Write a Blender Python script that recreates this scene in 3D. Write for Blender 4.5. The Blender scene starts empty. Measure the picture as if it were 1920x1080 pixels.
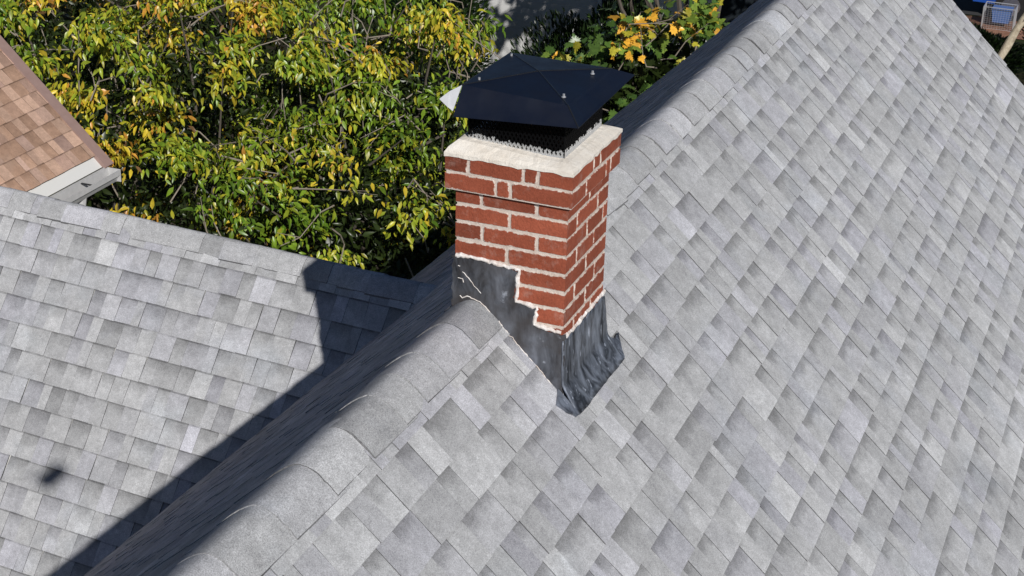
import bpy, math, random
import numpy as np
from mathutils import Vector, Matrix
random.seed(7); rng = np.random.default_rng(7)
sc = bpy.context.scene
COL = sc.collection
R = math.radians
# ------------------------------------------------------------------ camera, sky, sun, exposure
CAM = Vector((2.0473, -4.8103, 2.4269))
rt = Vector((0.92533282, 0.37831866, 0.02518275)); upv = Vector((-0.17956076, 0.37875412, 0.90791148)); fw = Vector((-0.33394178, 0.84464212, -0.41840481))
cd = bpy.data.cameras.new('camera'); cam = bpy.data.objects.new('camera', cd); COL.objects.link(cam)
cam.matrix_world = Matrix(((rt.x, upv.x, -fw.x, CAM.x), (rt.y, upv.y, -fw.y, CAM.y), (rt.z, upv.z, -fw.z, CAM.z), (0, 0, 0, 1)))
cd.sensor_width = 36; cd.lens = 36 * 3107.98 / 1920; cd.clip_end = 2000; cd.clip_start = 0.05
sc.camera = cam
SAZ, SEL = R(39.26), R(30.5)
SUN = Vector((-math.sin(SAZ) * math.cos(SEL), math.cos(SAZ) * math.cos(SEL), -math.sin(SEL)))   # direction the light travels
sd = bpy.data.lights.new('sun', 'SUN'); sun = bpy.data.objects.new('sun', sd); COL.objects.link(sun)
sd.energy = 5.0; sd.angle = R(0.5); sd.color = (1.0, 0.965, 0.92)
sun.rotation_euler = SUN.to_track_quat('-Z', 'Y').to_euler(); sun.location = (20, -20, 20)
w = bpy.data.worlds.new('World'); sc.world = w; w.use_nodes = True
nt = w.node_tree; sky = nt.nodes.new('ShaderNodeTexSky'); sky.sky_type = 'NISHITA'; sky.sun_disc = False
sky.air_density = .7; sky.dust_density = .2; sky.ozone_density = 3.0; sky.sun_elevation = SEL; sky.sun_rotation = math.pi - SAZ
nt.nodes['Background'].inputs['Strength'].default_value = 0.05
nt.links.new(sky.outputs[0], nt.nodes['Background'].inputs['Color'])
sc.view_settings.view_transform = 'Standard'; sc.view_settings.look = 'None'; sc.view_settings.gamma = 1
sc.view_settings.exposure = -0.27

# ------------------------------------------------------------------ helpers
def tag(o, label=None, cat=None, group=None, kind=None):
    if label: o['label'] = label
    if cat: o['category'] = cat
    if group: o['group'] = group
    if kind: o['kind'] = kind
    return o
def empty(name, loc, label, cat, group=None):
    o = bpy.data.objects.new(name, None); COL.objects.link(o); o.location = loc; o.empty_display_size = .3
    return tag(o, label, cat, group)
class MB:
    """collects vertices, faces and one colour per vertex; builds ONE mesh object"""
    def __init__(s): s.v = []; s.f = []; s.c = []
    def add(s, vs, fs, col=(1, 1, 1, 1)):
        b = len(s.v); s.v += [tuple(v) for v in vs]; s.f += [tuple(i + b for i in f) for f in fs]
        s.c += list(col) if isinstance(col, list) else [tuple(col)] * len(vs)
    def hexa(s, p, col=(1, 1, 1, 1), skip=()):
        # p: 4 bottom corners then 4 top corners (ccw seen from above)
        fs = [(3, 2, 1, 0), (4, 5, 6, 7), (0, 1, 5, 4), (1, 2, 6, 5), (2, 3, 7, 6), (3, 0, 4, 7)]
        s.add(p, [f for i, f in enumerate(fs) if i not in skip], col)
    def box(s, a, b, col=(1, 1, 1, 1)):
        (x0, y0, z0), (x1, y1, z1) = a, b
        s.hexa([(x0, y0, z0), (x1, y0, z0), (x1, y1, z0), (x0, y1, z0), (x0, y0, z1), (x1, y0, z1), (x1, y1, z1), (x0, y1, z1)], col)
    def tube(s, pts, rads, n=8, col=(1, 1, 1, 1), cap=True):
        pts = [Vector(p) for p in pts]; rings = []; vs = []; prev = None
        for i, p in enumerate(pts):
            d = (pts[min(i + 1, len(pts) - 1)] - pts[max(i - 1, 0)]).normalized()
            if prev is None: a = d.orthogonal().normalized()
            else:
                a = prev - d * prev.dot(d)
                a = a.normalized() if a.length > 1e-6 else d.orthogonal().normalized()
            prev = a; b = d.cross(a)
            r = rads[i] if hasattr(rads, '__len__') else rads
            for k in range(n):
                t = 2 * math.pi * k / n; vs.append(p + (a * math.cos(t) + b * math.sin(t)) * r)
        fs = []
        for i in range(len(pts) - 1):
            for k in range(n): fs.append((i * n + k, i * n + (k + 1) % n, (i + 1) * n + (k + 1) % n, (i + 1) * n + k))
        if cap: fs.append(tuple(range(n - 1, -1, -1))); fs.append(tuple((len(pts) - 1) * n + k for k in range(n)))
        s.add(vs, fs, col)
    def build(s, name, mat, parent=None, smooth=False, label=None):
        m = bpy.data.meshes.new(name); m.from_pydata(s.v, [], s.f)
        at = m.color_attributes.new('tab', 'FLOAT_COLOR', 'POINT')
        at.data.foreach_set('color', np.array(s.c, dtype=np.float32).ravel())
        m.materials.append(mat); m.update()
        if smooth: m.polygons.foreach_set('use_smooth', [True] * len(m.polygons))
        o = bpy.data.objects.new(name, m); COL.objects.link(o)
        if parent is not None:
            o.parent = parent
            off = Vector((0, 0, 0)); p = parent
            while p is not None: off += p.location; p = p.parent
            o.location = -off
        if label: o['label'] = label
        return o
class N:
    """tiny node builder"""
    def __init__(s, name):
        s.m = bpy.data.materials.new(name); s.m.use_nodes = True; s.t = s.m.node_tree; s.b = s.t.nodes['Principled BSDF']
    def n(s, typ, **kw):
        nd = s.t.nodes.new(typ)
        for k, v in kw.items():
            if k.startswith('_'): nd.inputs[int(k[1:])].default_value = v
            else: setattr(nd, k, v)
        return nd
    def l(s, a, b): s.t.links.new(a, b)
    def noise(s, scale, detail=4, rough=.6, vec=None, dist=0):
        nd = s.n('ShaderNodeTexNoise'); nd.inputs['Scale'].default_value = scale; nd.inputs['Detail'].default_value = detail
        nd.inputs['Roughness'].default_value = rough; nd.inputs['Distortion'].default_value = dist
        s.l(vec if vec is not None else s.coord(), nd.inputs['Vector']); return nd.outputs['Fac']
    def coord(s):
        if not hasattr(s, '_c'): s._c = s.n('ShaderNodeNewGeometry').outputs['Position']
        return s._c
    def attr(s):
        a = s.n('ShaderNodeAttribute'); a.attribute_name = 'tab'; sp = s.n('ShaderNodeSeparateColor'); s.l(a.outputs['Color'], sp.inputs[0])
        return sp.outputs[0], sp.outputs[1], sp.outputs[2], a.outputs['Alpha'], a.outputs['Color']
    def math(s, op, a, b=None, c=None, clamp=False):
        nd = s.n('ShaderNodeMath', operation=op); nd.use_clamp = clamp
        for i, x in enumerate((a, b, c)):
            if x is None: continue
            if isinstance(x, (int, float)): nd.inputs[i].default_value = x
            else: s.l(x, nd.inputs[i])
        return nd.outputs[0]
    def ramp(s, fac, a, b, lo=0., hi=1.):
        nd = s.n('ShaderNodeMapRange'); s.l(fac, nd.inputs[0])
        nd.inputs[1].default_value = a; nd.inputs[2].default_value = b; nd.inputs[3].default_value = lo; nd.inputs[4].default_value = hi
        return nd.outputs[0]
    def mix(s, f, a, b, typ='MIX'):
        nd = s.n('ShaderNodeMix', data_type='RGBA', blend_type=typ)
        if isinstance(f, (int, float)): nd.inputs[0].default_value = f
        else: s.l(f, nd.inputs[0])
        for i, x in ((6, a), (7, b)):
            if isinstance(x, tuple): nd.inputs[i].default_value = (*x[:3], 1)
            else: s.l(x, nd.inputs[i])
        return nd.outputs[2]
    def scale(s, col, f):
        nd = s.n('ShaderNodeVectorMath', operation='SCALE')
        if isinstance(col, tuple): nd.inputs[0].default_value = col[:3]
        else: s.l(col, nd.inputs[0])
        if isinstance(f, (int, float)): nd.inputs['Scale'].default_value = f
        else: s.l(f, nd.inputs['Scale'])
        return nd.outputs[0]
    def done(s, col, rough=.8, metal=0., spec=.3, bump=None, bs=.3, bd=.01):
        if isinstance(col, tuple): s.b.inputs['Base Color'].default_value = (*col[:3], 1)
        else: s.l(col, s.b.inputs['Base Color'])
        if isinstance(rough, (int, float)): s.b.inputs['Roughness'].default_value = rough
        else: s.l(rough, s.b.inputs['Roughness'])
        s.b.inputs['Metallic'].default_value = metal; s.b.inputs['Specular IOR Level'].default_value = spec
        if bump is not None:
            bn = s.n('ShaderNodeBump'); bn.inputs['Strength'].default_value = bs; bn.inputs['Distance'].default_value = bd
            s.l(bump, bn.inputs['Height']); s.l(bn.outputs[0], s.b.inputs['Normal'])
        return s.m

def shingle_mat(name, c_hi, c_lo, c_tint, band=.42, gran=(.62, 1.38), line=(.12, .50), g0=.42, g1=1.0, tip=.0):
    m = N(name); r, g, b, a, _ = m.attr()
    base = m.mix(b, c_hi, c_lo)
    base = m.mix(m.math('MULTIPLY', m.ramp(a, .55, 1.0), .6), base, c_tint)
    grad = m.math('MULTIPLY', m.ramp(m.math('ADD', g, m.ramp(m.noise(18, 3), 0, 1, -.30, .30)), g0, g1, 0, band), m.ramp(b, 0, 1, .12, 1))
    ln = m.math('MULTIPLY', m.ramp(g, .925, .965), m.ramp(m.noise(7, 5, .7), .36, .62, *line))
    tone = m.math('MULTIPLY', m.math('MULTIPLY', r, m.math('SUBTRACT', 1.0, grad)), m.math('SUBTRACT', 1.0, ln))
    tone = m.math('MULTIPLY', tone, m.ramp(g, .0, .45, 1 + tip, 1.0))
    base = m.mix(m.ramp(m.noise(2.3, 3), .52, .70), base, m.mix(m.noise(1.1, 2), (c_hi[0] * .92, c_hi[1] * .97, c_hi[2] * .93), (c_hi[0] * .95, c_hi[1] * .94, c_hi[2] * 1.06)))
    weather = m.ramp(m.noise(1.6, 5, .65), .3, .7, .90, 1.09)
    blot = m.math('MULTIPLY', m.ramp(m.noise(15, 5, .65), .25, .75, .80, 1.18), m.ramp(m.noise(45, 3, .6), .25, .75, .92, 1.08))
    granule = m.math('MULTIPLY', m.ramp(m.noise(260, 2, .7), .25, .75, *gran), m.ramp(m.noise(75, 3, .7), .25, .75, .88, 1.12))
    spots = m.ramp(m.noise(34, 6, .75), .66, .80, 1.0, .62)
    t = m.math('MULTIPLY', m.math('MULTIPLY', tone, weather), m.math('MULTIPLY', m.math('MULTIPLY', blot, granule), spots))
    return m.done(m.scale(base, t), .92, 0, .12, m.noise(330, 2, .7), .5, .003)
M = {}
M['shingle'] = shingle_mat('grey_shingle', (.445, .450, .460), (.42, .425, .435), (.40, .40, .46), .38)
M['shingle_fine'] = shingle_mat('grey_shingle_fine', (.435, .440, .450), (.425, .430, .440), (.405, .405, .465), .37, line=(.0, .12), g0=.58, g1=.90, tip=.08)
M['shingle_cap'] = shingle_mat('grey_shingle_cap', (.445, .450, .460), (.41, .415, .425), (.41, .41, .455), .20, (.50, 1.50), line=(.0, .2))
M['brown_shingle'] = shingle_mat('brown_shingle', (.50, .335, .25), (.40, .255, .18), (.40, .28, .25), .15, (.92, 1.08))

# ------------------------------------------------------------------ shingled slopes, real overlapping tabs
def slope(mb, O, ex, ups, nrm, u0, u1, s0, rows, expo=.1425, grid=None, thick=1.0, top=.11, ek=.30, var=.07):
    """O apex point; ex along the courses, ups up the slope, nrm outward. s0: distance of the first butt edge below the apex"""
    O, ex, ups, nrm = Vector(O), Vector(ex).normalized(), Vector(ups).normalized(), Vector(nrm).normalized()
    for k in range(rows):
        s = s0 + expo * k
        u = u0 - (random.randint(0, 3) * grid if grid else random.random() * .3); hi = random.random() < .5; run = 0; nextj = random.uniform(.3, 1.0)
        while u < u1:
            if grid:
                wd = grid * random.choice((1, 1, 1, 1, 2, .6)); a = u; u = u + wd
                b = u + random.gauss(0, .007)
            else:
                wd = random.uniform(.055, .13) if hi else random.uniform(.075, .15); a = u; u = b = u + wd
            if run > 0: a = lastb
            lastb = b; run += 1; joint = False
            nextj -= wd
            gap = .0010
            if nextj < 0: nextj = random.uniform(.85, 1.1); gap = random.choice((.0015, .003, .0045))
            a0, b0 = max(a, u0), min(b, u1)
            if b0 - a0 < .01: hi = not hi; continue
            tb = (.0085 if hi else .0062) * thick
            t1, t2 = tb + random.gauss(0, .0008), tb + random.gauss(0, .0008)
            if gap > .002: t2 += random.uniform(0, .003)
            dj = random.gauss(0, .0012); dk = dj + random.gauss(0, .0008)
            L = min(expo + .012, s - top)
            tt = .0018 + (.0014 if hi else 0) * thick
            sk = random.gauss(0, .002)
            def P(uu, ss, hh): return O + ex * uu - ups * ss + nrm * hh
            vs = [P(a0, s + dj, -.001), P(b0 - gap, s + dk, -.001), P(b0 - gap + sk, s - L, -.001), P(a0 + sk, s - L, -.001),
                  P(a0, s + dj, t1), P(b0 - gap, s + dk, t2), P(b0 - gap + sk, s - L, tt), P(a0 + sk, s - L, tt)]
            tone = random.gauss(1.03, var) if hi else random.gauss(1.0, var)
            if random.random() < .16: tone *= 1.16
            if random.random() < .05: tone *= .88
            h = random.random(); lo = 0. if hi else 1.
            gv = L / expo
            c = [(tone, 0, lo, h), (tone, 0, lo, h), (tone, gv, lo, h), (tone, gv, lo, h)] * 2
            mb.add(vs[4:], [(0, 1, 2, 3)], c[4:])
            ce = (tone * ek, 0, 0, 0)          # the cut edges show the black asphalt core
            mb.add(vs, [(0, 1, 5, 4), (1, 2, 6, 5), (3, 0, 4, 7)], ce)
            if random.random() < (.9 if grid else .82): hi = not hi
def ridge_cap(mb, A, d, side, tanL, tanR, length, w=.12, r=.05, lift=.011, expo=.2, start=0.):
    """overlapping cap pieces bent over the ridge; d runs along it away from the exposed butts"""
    A, d, side = Vector(A), Vector(d).normalized(), Vector(side).normalized(); up = Vector((0, 0, 1))
    t = start
    while t < length:
        e = expo * random.uniform(.72, 1.28); Lp = e + .07
        ww = w * random.uniform(.992, 1.012); tone = random.gauss(1.02, .11); h = random.random(); sk = random.gauss(0, .006)
        if random.random() < .25: tone *= 1.12
        lo = random.choice((0, 0, 0, 1)); nS = 22; nL = 5; vs = []; cs = []
        def prof(s, hgt):
            tn = tanR if s > 0 else tanL
            z = -tn * math.sqrt(s * s + r * r) + tn * r * .25 + hgt
            return z
        zc = (-(tanL + tanR) / 2 * r * .75)
        for j in range(nL + 1):
            q = j / nL; hgt0 = lift + .007 * (1 - q) - .003 * q
            for i in range(nS + 1):
                s = (-1 + 2 * i / nS) * ww; hgt = hgt0 - .0065 * (1 - q) * min(1, max(0, (.045 - s) / .03))
                tn = tanR if s > 0 else tanL
                z = zc - tn * (math.sqrt(s * s + r * r) - r) + hgt
                edge = abs(s) / ww
                z -= (.004) * max(0, edge - .75) / .25
                vs.append(A + side * (s + sk * q) + up * z + d * (t + Lp * q + (random.gauss(0, .0012) if j == 0 else 0)))
                cs.append((tone, q * .5, lo, h))
        n = nS + 1
        fs = [(j * n + i, j * n + i + 1, (j + 1) * n + i + 1, (j + 1) * n + i) for j in range(nL) for i in range(nS)]
        mb.add(vs, fs, cs)
        for idx in (list(range(n)), [j * n for j in range(nL + 1)][::-1], [j * n + nS for j in range(nL + 1)]):
            ev = [vs[i] for i in idx] + [vs[i] - up * .012 for i in idx]; q_ = len(idx)
            mb.add(ev, [(i + q_, i + 1 + q_, i + 1, i) for i in range(q_ - 1)], (tone * random.choice((.3, .45, .7)), 0, 0, 0))
        t += e

AR, AL, AB, GA = R(43.853), R(44.8), R(52.398), R(-3.497)
Y1 = 7.225; YF = -6.0; ES = 5.6
XL, XR, D = -.064, .336, .406
ZG = -7.0
house = empty('grey_roofed_house', (0, 0, ZG), 'house with steep light grey shingle roofs and a red brick chimney astride its ridge', 'house')
mb = MB(); slope(mb, (0, 0, 0), (0, 1, 0), (-math.cos(AR), 0, math.sin(AR)), (math.sin(AR), 0, math.cos(AR)), YF, Y1, .194, 38, grid=.102, var=.05)
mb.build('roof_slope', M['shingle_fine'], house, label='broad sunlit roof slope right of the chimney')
mb = MB(); slope(mb, (0, 0, 0), (0, -1, 0), (math.cos(AL), 0, math.sin(AL)), (-math.sin(AL), 0, math.cos(AL)), -Y1, -YF, .194, 37, ek=.85)
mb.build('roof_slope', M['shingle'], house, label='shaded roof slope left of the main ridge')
ex = Vector((math.cos(GA), math.sin(GA), 0)); ey = Vector((-math.sin(GA), math.cos(GA), 0)); ez = Vector((0, 0, 1))
OL = Vector((0, 2.1699, -1.1223))
upL = ey * math.cos(AB) + ez * math.sin(AB); nL_ = -ey * math.sin(AB) + ez * math.cos(AB)
mb = MB(); slope(mb, OL, ex, upL, nL_, -4.75, -1.0, .1752, 30, expo=.143, top=.09)
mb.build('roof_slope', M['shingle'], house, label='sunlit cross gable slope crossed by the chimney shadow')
upB = -ey * math.cos(AB) + ez * math.sin(AB); nB_ = ey * math.sin(AB) + ez * math.cos(AB)
mb = MB(); slope(mb, OL, -ex, upB, nB_, 1.0, 4.75, .1752, 30, expo=.143, top=.09)
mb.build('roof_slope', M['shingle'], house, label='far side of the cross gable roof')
mb = MB()
ridge_cap(mb, (0, YF, 0), (0, 1, 0), (1, 0, 0), math.tan(AL), math.tan(AR), -YF + Y1 - .05, start=.05, w=.118)
# pieces that would stand inside the chimney shaft are cut away below
cap = mb.build('ridge_cap', M['shingle_cap'], house, smooth=False, label='main ridge cap running under the chimney')
mb = MB()
ridge_cap(mb, OL - ex * 1.1, -ex, ey, math.tan(AB), math.tan(AB), 3.6, w=.085, r=.03, lift=.014, expo=.17)
mb.build('ridge_cap', M['shingle_cap'], house, label='cross gable ridge cap')
# decks, fascias and walls carrying the shingles
M['wood'] = N('white_trim').done((.70, .70, .68), .5)
m = N('white_siding'); wv = m.n('ShaderNodeSeparateXYZ'); m.l(m.coord(), wv.inputs[0])
fr = m.math('FRACT', m.math('MULTIPLY', wv.outputs[2], 8.0))
M['siding'] = m.done(m.mix(m.noise(2, 4), (.62, .62, .62), (.72, .72, .71)), .6, 0, .3, fr, .8, .02)
def slab(mb, O, e, up, n, u0, u1, s0, s1, h0, h1):
    O, e, up, n = Vector(O), Vector(e), Vector(up), Vector(n)
    P = lambda u, s, h: O + e * u - up * s + n * h
    mb.hexa([P(u0, s1, h0), P(u1, s1, h0), P(u1, s0, h0), P(u0, s0, h0), P(u0, s1, h1), P(u1, s1, h1), P(u1, s0, h1), P(u0, s0, h1)])
mb = MB()
slab(mb, (0, 0, -.02), (0, 1, 0), (-math.cos(AR), 0, math.sin(AR)), (math.sin(AR), 0, math.cos(AR)), YF + .01, Y1 - .01, .03, 5.45, -.13, -.004)
slab(mb, (0, 0, -.02), (0, -1, 0), (math.cos(AL), 0, math.sin(AL)), (-math.sin(AL), 0, math.cos(AL)), -Y1 + .01, -YF - .01, .03, 5.3, -.13, -.004)
slab(mb, OL - Vector((0, 0, .02)), ex, upL, nL_, -4.74, -1.1, .02, 4.3, -.13, -.004)
slab(mb, OL - Vector((0, 0, .02)), -ex, upB, nB_, 1.1, 4.74, .02, 4.3, -.13, -.004)
mb.build('roof_deck', M['wood'], house)
mb = MB(); mb.box((-3.5, YF + .4, ZG), (3.5, Y1 - .35, -3.62)); mb.box((-4.3, .35, ZG), (-3.45, 4.4, -3.65))
for yy in (YF + .4, Y1 - .35 - .15):     # gable triangles
    mb.add([(-3.45, yy, -3.62), (3.45, yy, -3.62), (0, yy, -.3), (-3.45, yy + .15, -3.62), (3.45, yy + .15, -3.62), (0, yy + .15, -.3)], [(0, 1, 2), (5, 4, 3), (0, 2, 5, 3), (1, 4, 5, 2)])
mb.add([(-4.3, .6, -3.65), (-4.3, 4.2, -3.65), (-4.3, 2.4, -1.5), (-4.15, .6, -3.65), (-4.15, 4.2, -3.65), (-4.15, 2.4, -1.5)], [(2, 1, 0), (3, 4, 5), (0, 3, 5, 2), (1, 2, 5, 4)])
mb.build('wall', M['siding'], house)

# ------------------------------------------------------------------ chimney: brick shaft with its sub-parts
m = N('red_brick'); r, g, b, a, _ = m.attr()
bc = m.mix(m.ramp(m.noise(9, 4), .3, .7), (.235, .058, .030), (.330, .088, .048))
bc = m.scale(bc, m.math('MULTIPLY', r, m.ramp(m.noise(120, 4, .7), .25, .75, .80, 1.18)))
sm = m.math('ADD', g, m.ramp(m.noise(42, 4, .7), .25, .75, -.42, .42))
haze_ = m.math('MULTIPLY', m.ramp(m.noise(16, 5, .7), .55, .78), .28)
mort = m.mix(m.ramp(m.noise(30, 5, .7), .3, .7), (.50, .41, .35), (.70, .63, .57))
f = m.math('MAXIMUM', m.ramp(sm, .74, .96), haze_)
M['brick'] = m.done(m.mix(m.math('MAXIMUM', f, b), bc, mort), .85, 0, .25, m.noise(90, 5, .7), .6, .006)
def rect_plate(mb, P, u0, u1, v0, v1, tone, cl=False, cr=False, pr=.0035):
    """one brick face: P(u, v, h) -> point; cl / cr keep that end square to the wall's corner"""
    def ring(ins, h, rad, jit):
        pts = []
        a0, a1, b0, b1 = u0 + (0 if cl else ins), u1 - (0 if cr else ins), v0 + ins, v1 - ins
        for (cx, cy, s, t, sq) in ((a0, b0, 1, 1, cl), (a1, b0, -1, 1, cr), (a1, b1, -1, -1, cr), (a0, b1, 1, -1, cl)):
            arc = [(0, 0)] * 3 if sq else [(rad, 0), (rad * .3, rad * .3), (0, rad)]
            if (s, t) in ((-1, 1), (1, -1)): arc = arc
            else: arc = arc[::-1]
            if sq: arc = [(0, 0), (0, 0), (0, 0)]
            for (dx, dy) in arc: pts.append((cx + s * dx, cy + t * dy))
        return pts
    jit = [(random.gauss(0, .0010), random.gauss(0, .0009)) for _ in range(12)]
    if cl: jit = [(0, jit[i][1] * .3) if i in (0, 1, 2, 9, 10, 11) else jit[i] for i in range(12)]
    if cr: jit = [(0, jit[i][1] * .3) if i in (3, 4, 5, 6, 7, 8) else jit[i] for i in range(12)]
    vs, cs = [], []
    for ins, h, g in ((0, 0, 1), (.0022, pr, .8), (.013, pr, .0)):
        for (p, j) in zip(ring(ins, h, .005, 0), jit):
            vs.append(P(p[0] + j[0], p[1] + j[1], h)); cs.append((tone, g if g else 0, 0, 1))
    fs = []
    for q in range(2):
        for i in range(12):
            k = (i + 1) % 12
            if q == 0:
                if cl and i in (9, 10, 11, 0, 1) and k in (9, 10, 11, 0, 1, 2): continue
                if cr and i in (3, 4, 5, 6, 7): continue
            fs.append((q * 12 + i, q * 12 + k, q * 12 + 12 + k, q * 12 + 12 + i))
    fs.append(tuple(range(24, 36)))
    mb.add(vs, fs, cs)
def brick_wall(mb, x0, x1, y0, y1, z0, z1, rows, custom=None):
    """mortar core and brick faces on four sides; rows: list of (z_low, z_high, pattern index)"""
    mb.box((x0, y0, z0), (x1, y1, z1), (1, 1, 1, 1))
    W, Dp = x1 - x0, y1 - y0; pr = .0035
    for (za, zb, pat) in rows:
        g = .0048; fronts, sides = pat
        for F in range(4):
            ln = W if F in (0, 2) else Dp
            P = {0: lambda u, v, h: (x0 + u, y0 - h, v), 1: lambda u, v, h: (x1 + h, y0 + u, v),
                 2: lambda u, v, h: (x1 - u, y1 + h, v), 3: lambda u, v, h: (x0 - h, y1 - u, v)}[F]
            cuts = fronts if F in (0, 2) else sides
            for i in range(len(cuts) - 1):
                a, b = cuts[i] * ln, cuts[i + 1] * ln
                first, last = i == 0, i == len(cuts) - 2
                tone = random.gauss(1, .11)
                rect_plate(mb, P, a + (0 if first else g) - (pr if first else 0), b - (0 if last else g) + (pr if last else 0),
                           za + g + random.gauss(0, .001), zb - g + random.gauss(0, .001), tone, first, last, pr)
hb = .0652
PA = ([0, .225, .73, 1], [0, .52, 1]); PB = ([0, .485, 1], [0, .23, .74, 1])
PA2 = ([0, .24, .74, 1], [0, .49, .9, 1]); PB2 = ([0, .47, 1], [0, .25, .68, 1])
PC = ([0, .45, .58, 1], [0, .5, 1])
rows = []
for k in range(11):
    zb = .3785 if k == 0 else .323 - hb * (k - 1); za = .323 - hb * k
    p = (PA, PB, PA2, PB2, PC, PB, PA, PB2, PA, PB, PA)[k]
    rows.append((za, zb, p))
mb = MB(); brick_wall(mb, XL, XR, 0, D, -.62, .38, rows)
shaft = mb.build('chimney', M['brick'], house, label='square red brick chimney with white mortar standing on the ridge')
CX0, CX1, CY0, CY1 = -.095, .357, -.024, .456
mb = MB()
brick_wall(mb, CX0, CX1, CY0, CY1, .3785, .5075, [
    (.3765, .4425, ([0, .405, .52, 1], [0, .28, .70, .80, 1])), (.4425, .5070, ([0, .18, .62, .735, 1], [0, .42, .56, 1]))])
# the core is cut open by the flue: the wash above hides its top
mb.build('crown_bricks', M['brick'], shaft)
# mortar wash: ring sloping up to the screen, with rough drips over the top bricks
m = N('white_mortar'); c = m.mix(m.ramp(m.noise(14, 5, .7), .3, .7), (.70, .64, .56), (.84, .80, .74))
M['wash'] = m.done(m.mix(m.ramp(m.noise(60, 5), .66, .82), c, (.5, .43, .37)), .85, 0, .2, m.noise(70, 6, .7), .5, .008)
def ring_pts(x0, x1, y0, y1, n):
    pts = []
    for (ax, ay, bx, by) in ((x0, y0, x1, y0), (x1, y0, x1, y1), (x1, y1, x0, y1), (x0, y1, x0, y0)):
        for i in range(n): t = i / n; pts.append((ax + (bx - ax) * t, ay + (by - ay) * t))
    return pts
mb = MB(); n = 26; layers = []
SX0, SX1, SY0, SY1 = -.040, .303, .034, .402
e = .0065
drop = [max(0, .004 + .0016 * math.sin(i * .55) + .0016 * math.sin(i * 1.31 + 1) + random.gauss(0, .0008)) for i in range(4 * n)]
for (x0, x1, y0, y1, z, j) in ((CX0 - e, CX1 + e, CY0 - e, CY1 + e, .502, 1), (CX0 - e, CX1 + e, CY0 - e, CY1 + e, .510, 0), (CX0 + .004, CX1 - .004, CY0 + .004, CY1 - .004, .5165, 0),
                               (CX0 + .03, CX1 - .03, CY0 + .03, CY1 - .03, .527, 0), (SX0 + .004, SX1 - .004, SY0 + .004, SY1 - .004, .532, 0), (SX0 + .03, SX1 - .03, SY0 + .03, SY1 - .03, .530, 0), (SX0 + .03, SX1 - .03, SY0 + .03, SY1 - .03, .40, 0)):
    mound = lambda x: .022 * max(0, 1 - (x - SX0) / .30)
    kz = 0 if z < .512 or z == .40 else (.45 if z < .52 else 1)
    layers.append([(x + random.gauss(0, .0006), y + random.gauss(0, .0006), z + kz * mound(x) * (1 if y < .25 else .4) - (drop[i] if j else 0) + random.gauss(0, .0007)) for i, (x, y) in enumerate(ring_pts(x0, x1, y0, y1, n))])
vs = [p for l in layers for p in l]; k4 = 4 * n
fs = [(q * k4 + i, q * k4 + (i + 1) % k4, (q + 1) * k4 + (i + 1) % k4, (q + 1) * k4 + i) for q in range(len(layers) - 1) for i in range(k4)]
mb.add(vs, fs); mb.build('mortar_wash', M['wash'], shaft)
# flue floor inside the screen
m = N('sooty_clay'); M['soot'] = m.done(m.mix(m.noise(30, 4), (.006, .005, .005), (.035, .012, .008)), .9)
mb = MB(); mb.box((SX0 + .02, SY0 + .02, .512), (SX1 - .02, SY1 - .02, .5255)); mb.build('flue_top', M['soot'], shaft)
# spark screen of expanded metal
m = N('black_metal'); M['black'] = m.done((.012, .013, .016), m.ramp(m.noise(20, 3), .3, .7, .28, .42), .0, .5)
m = N('black_painted_sheet'); M['sheet'] = m.done(m.mix(m.ramp(m.noise(7, 4), .3, .7), (.0025, .0050, .0150), (.0040, .0075, .020)), m.ramp(m.noise(12, 5), .3, .7, .40, .55), 0, .45, m.noise(5, 2), .15, .01)
m = N('shaded_mesh'); M['mesh'] = m.done(m.mix(m.ramp(m.noise(60, 3), .72, .78), (.002, .002, .0025), (.06, .06, .06)), .7, .0, .08); M['galv_sunlit'] = N('sunlit_galvanised').done((.62, .63, .64), .35, .5, .5)  # mesh split by colour: bright row holds sunlight, the rest the lid's shade
mb = MB(); z0, z1 = .531, .722; pitch = .0150
mb2 = MB()
def strand(p, q, tw):
    if p.z > q.z: p, q = q, p
    zc = z0 + .012 * max(0, 1 - (p.x - SX0) / .3) + random.uniform(.016, .030)
    if p.z < zc < q.z:
        c = p.lerp(q, (zc - p.z) / (q.z - p.z)); mb2.tube([p, c], .0033, 4); mb.tube([c, q], .0033, 4)
    elif q.z <= zc: mb2.tube([p, q], .0033, 4)
    else: mb.tube([p, q], .0033, 4)
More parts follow.
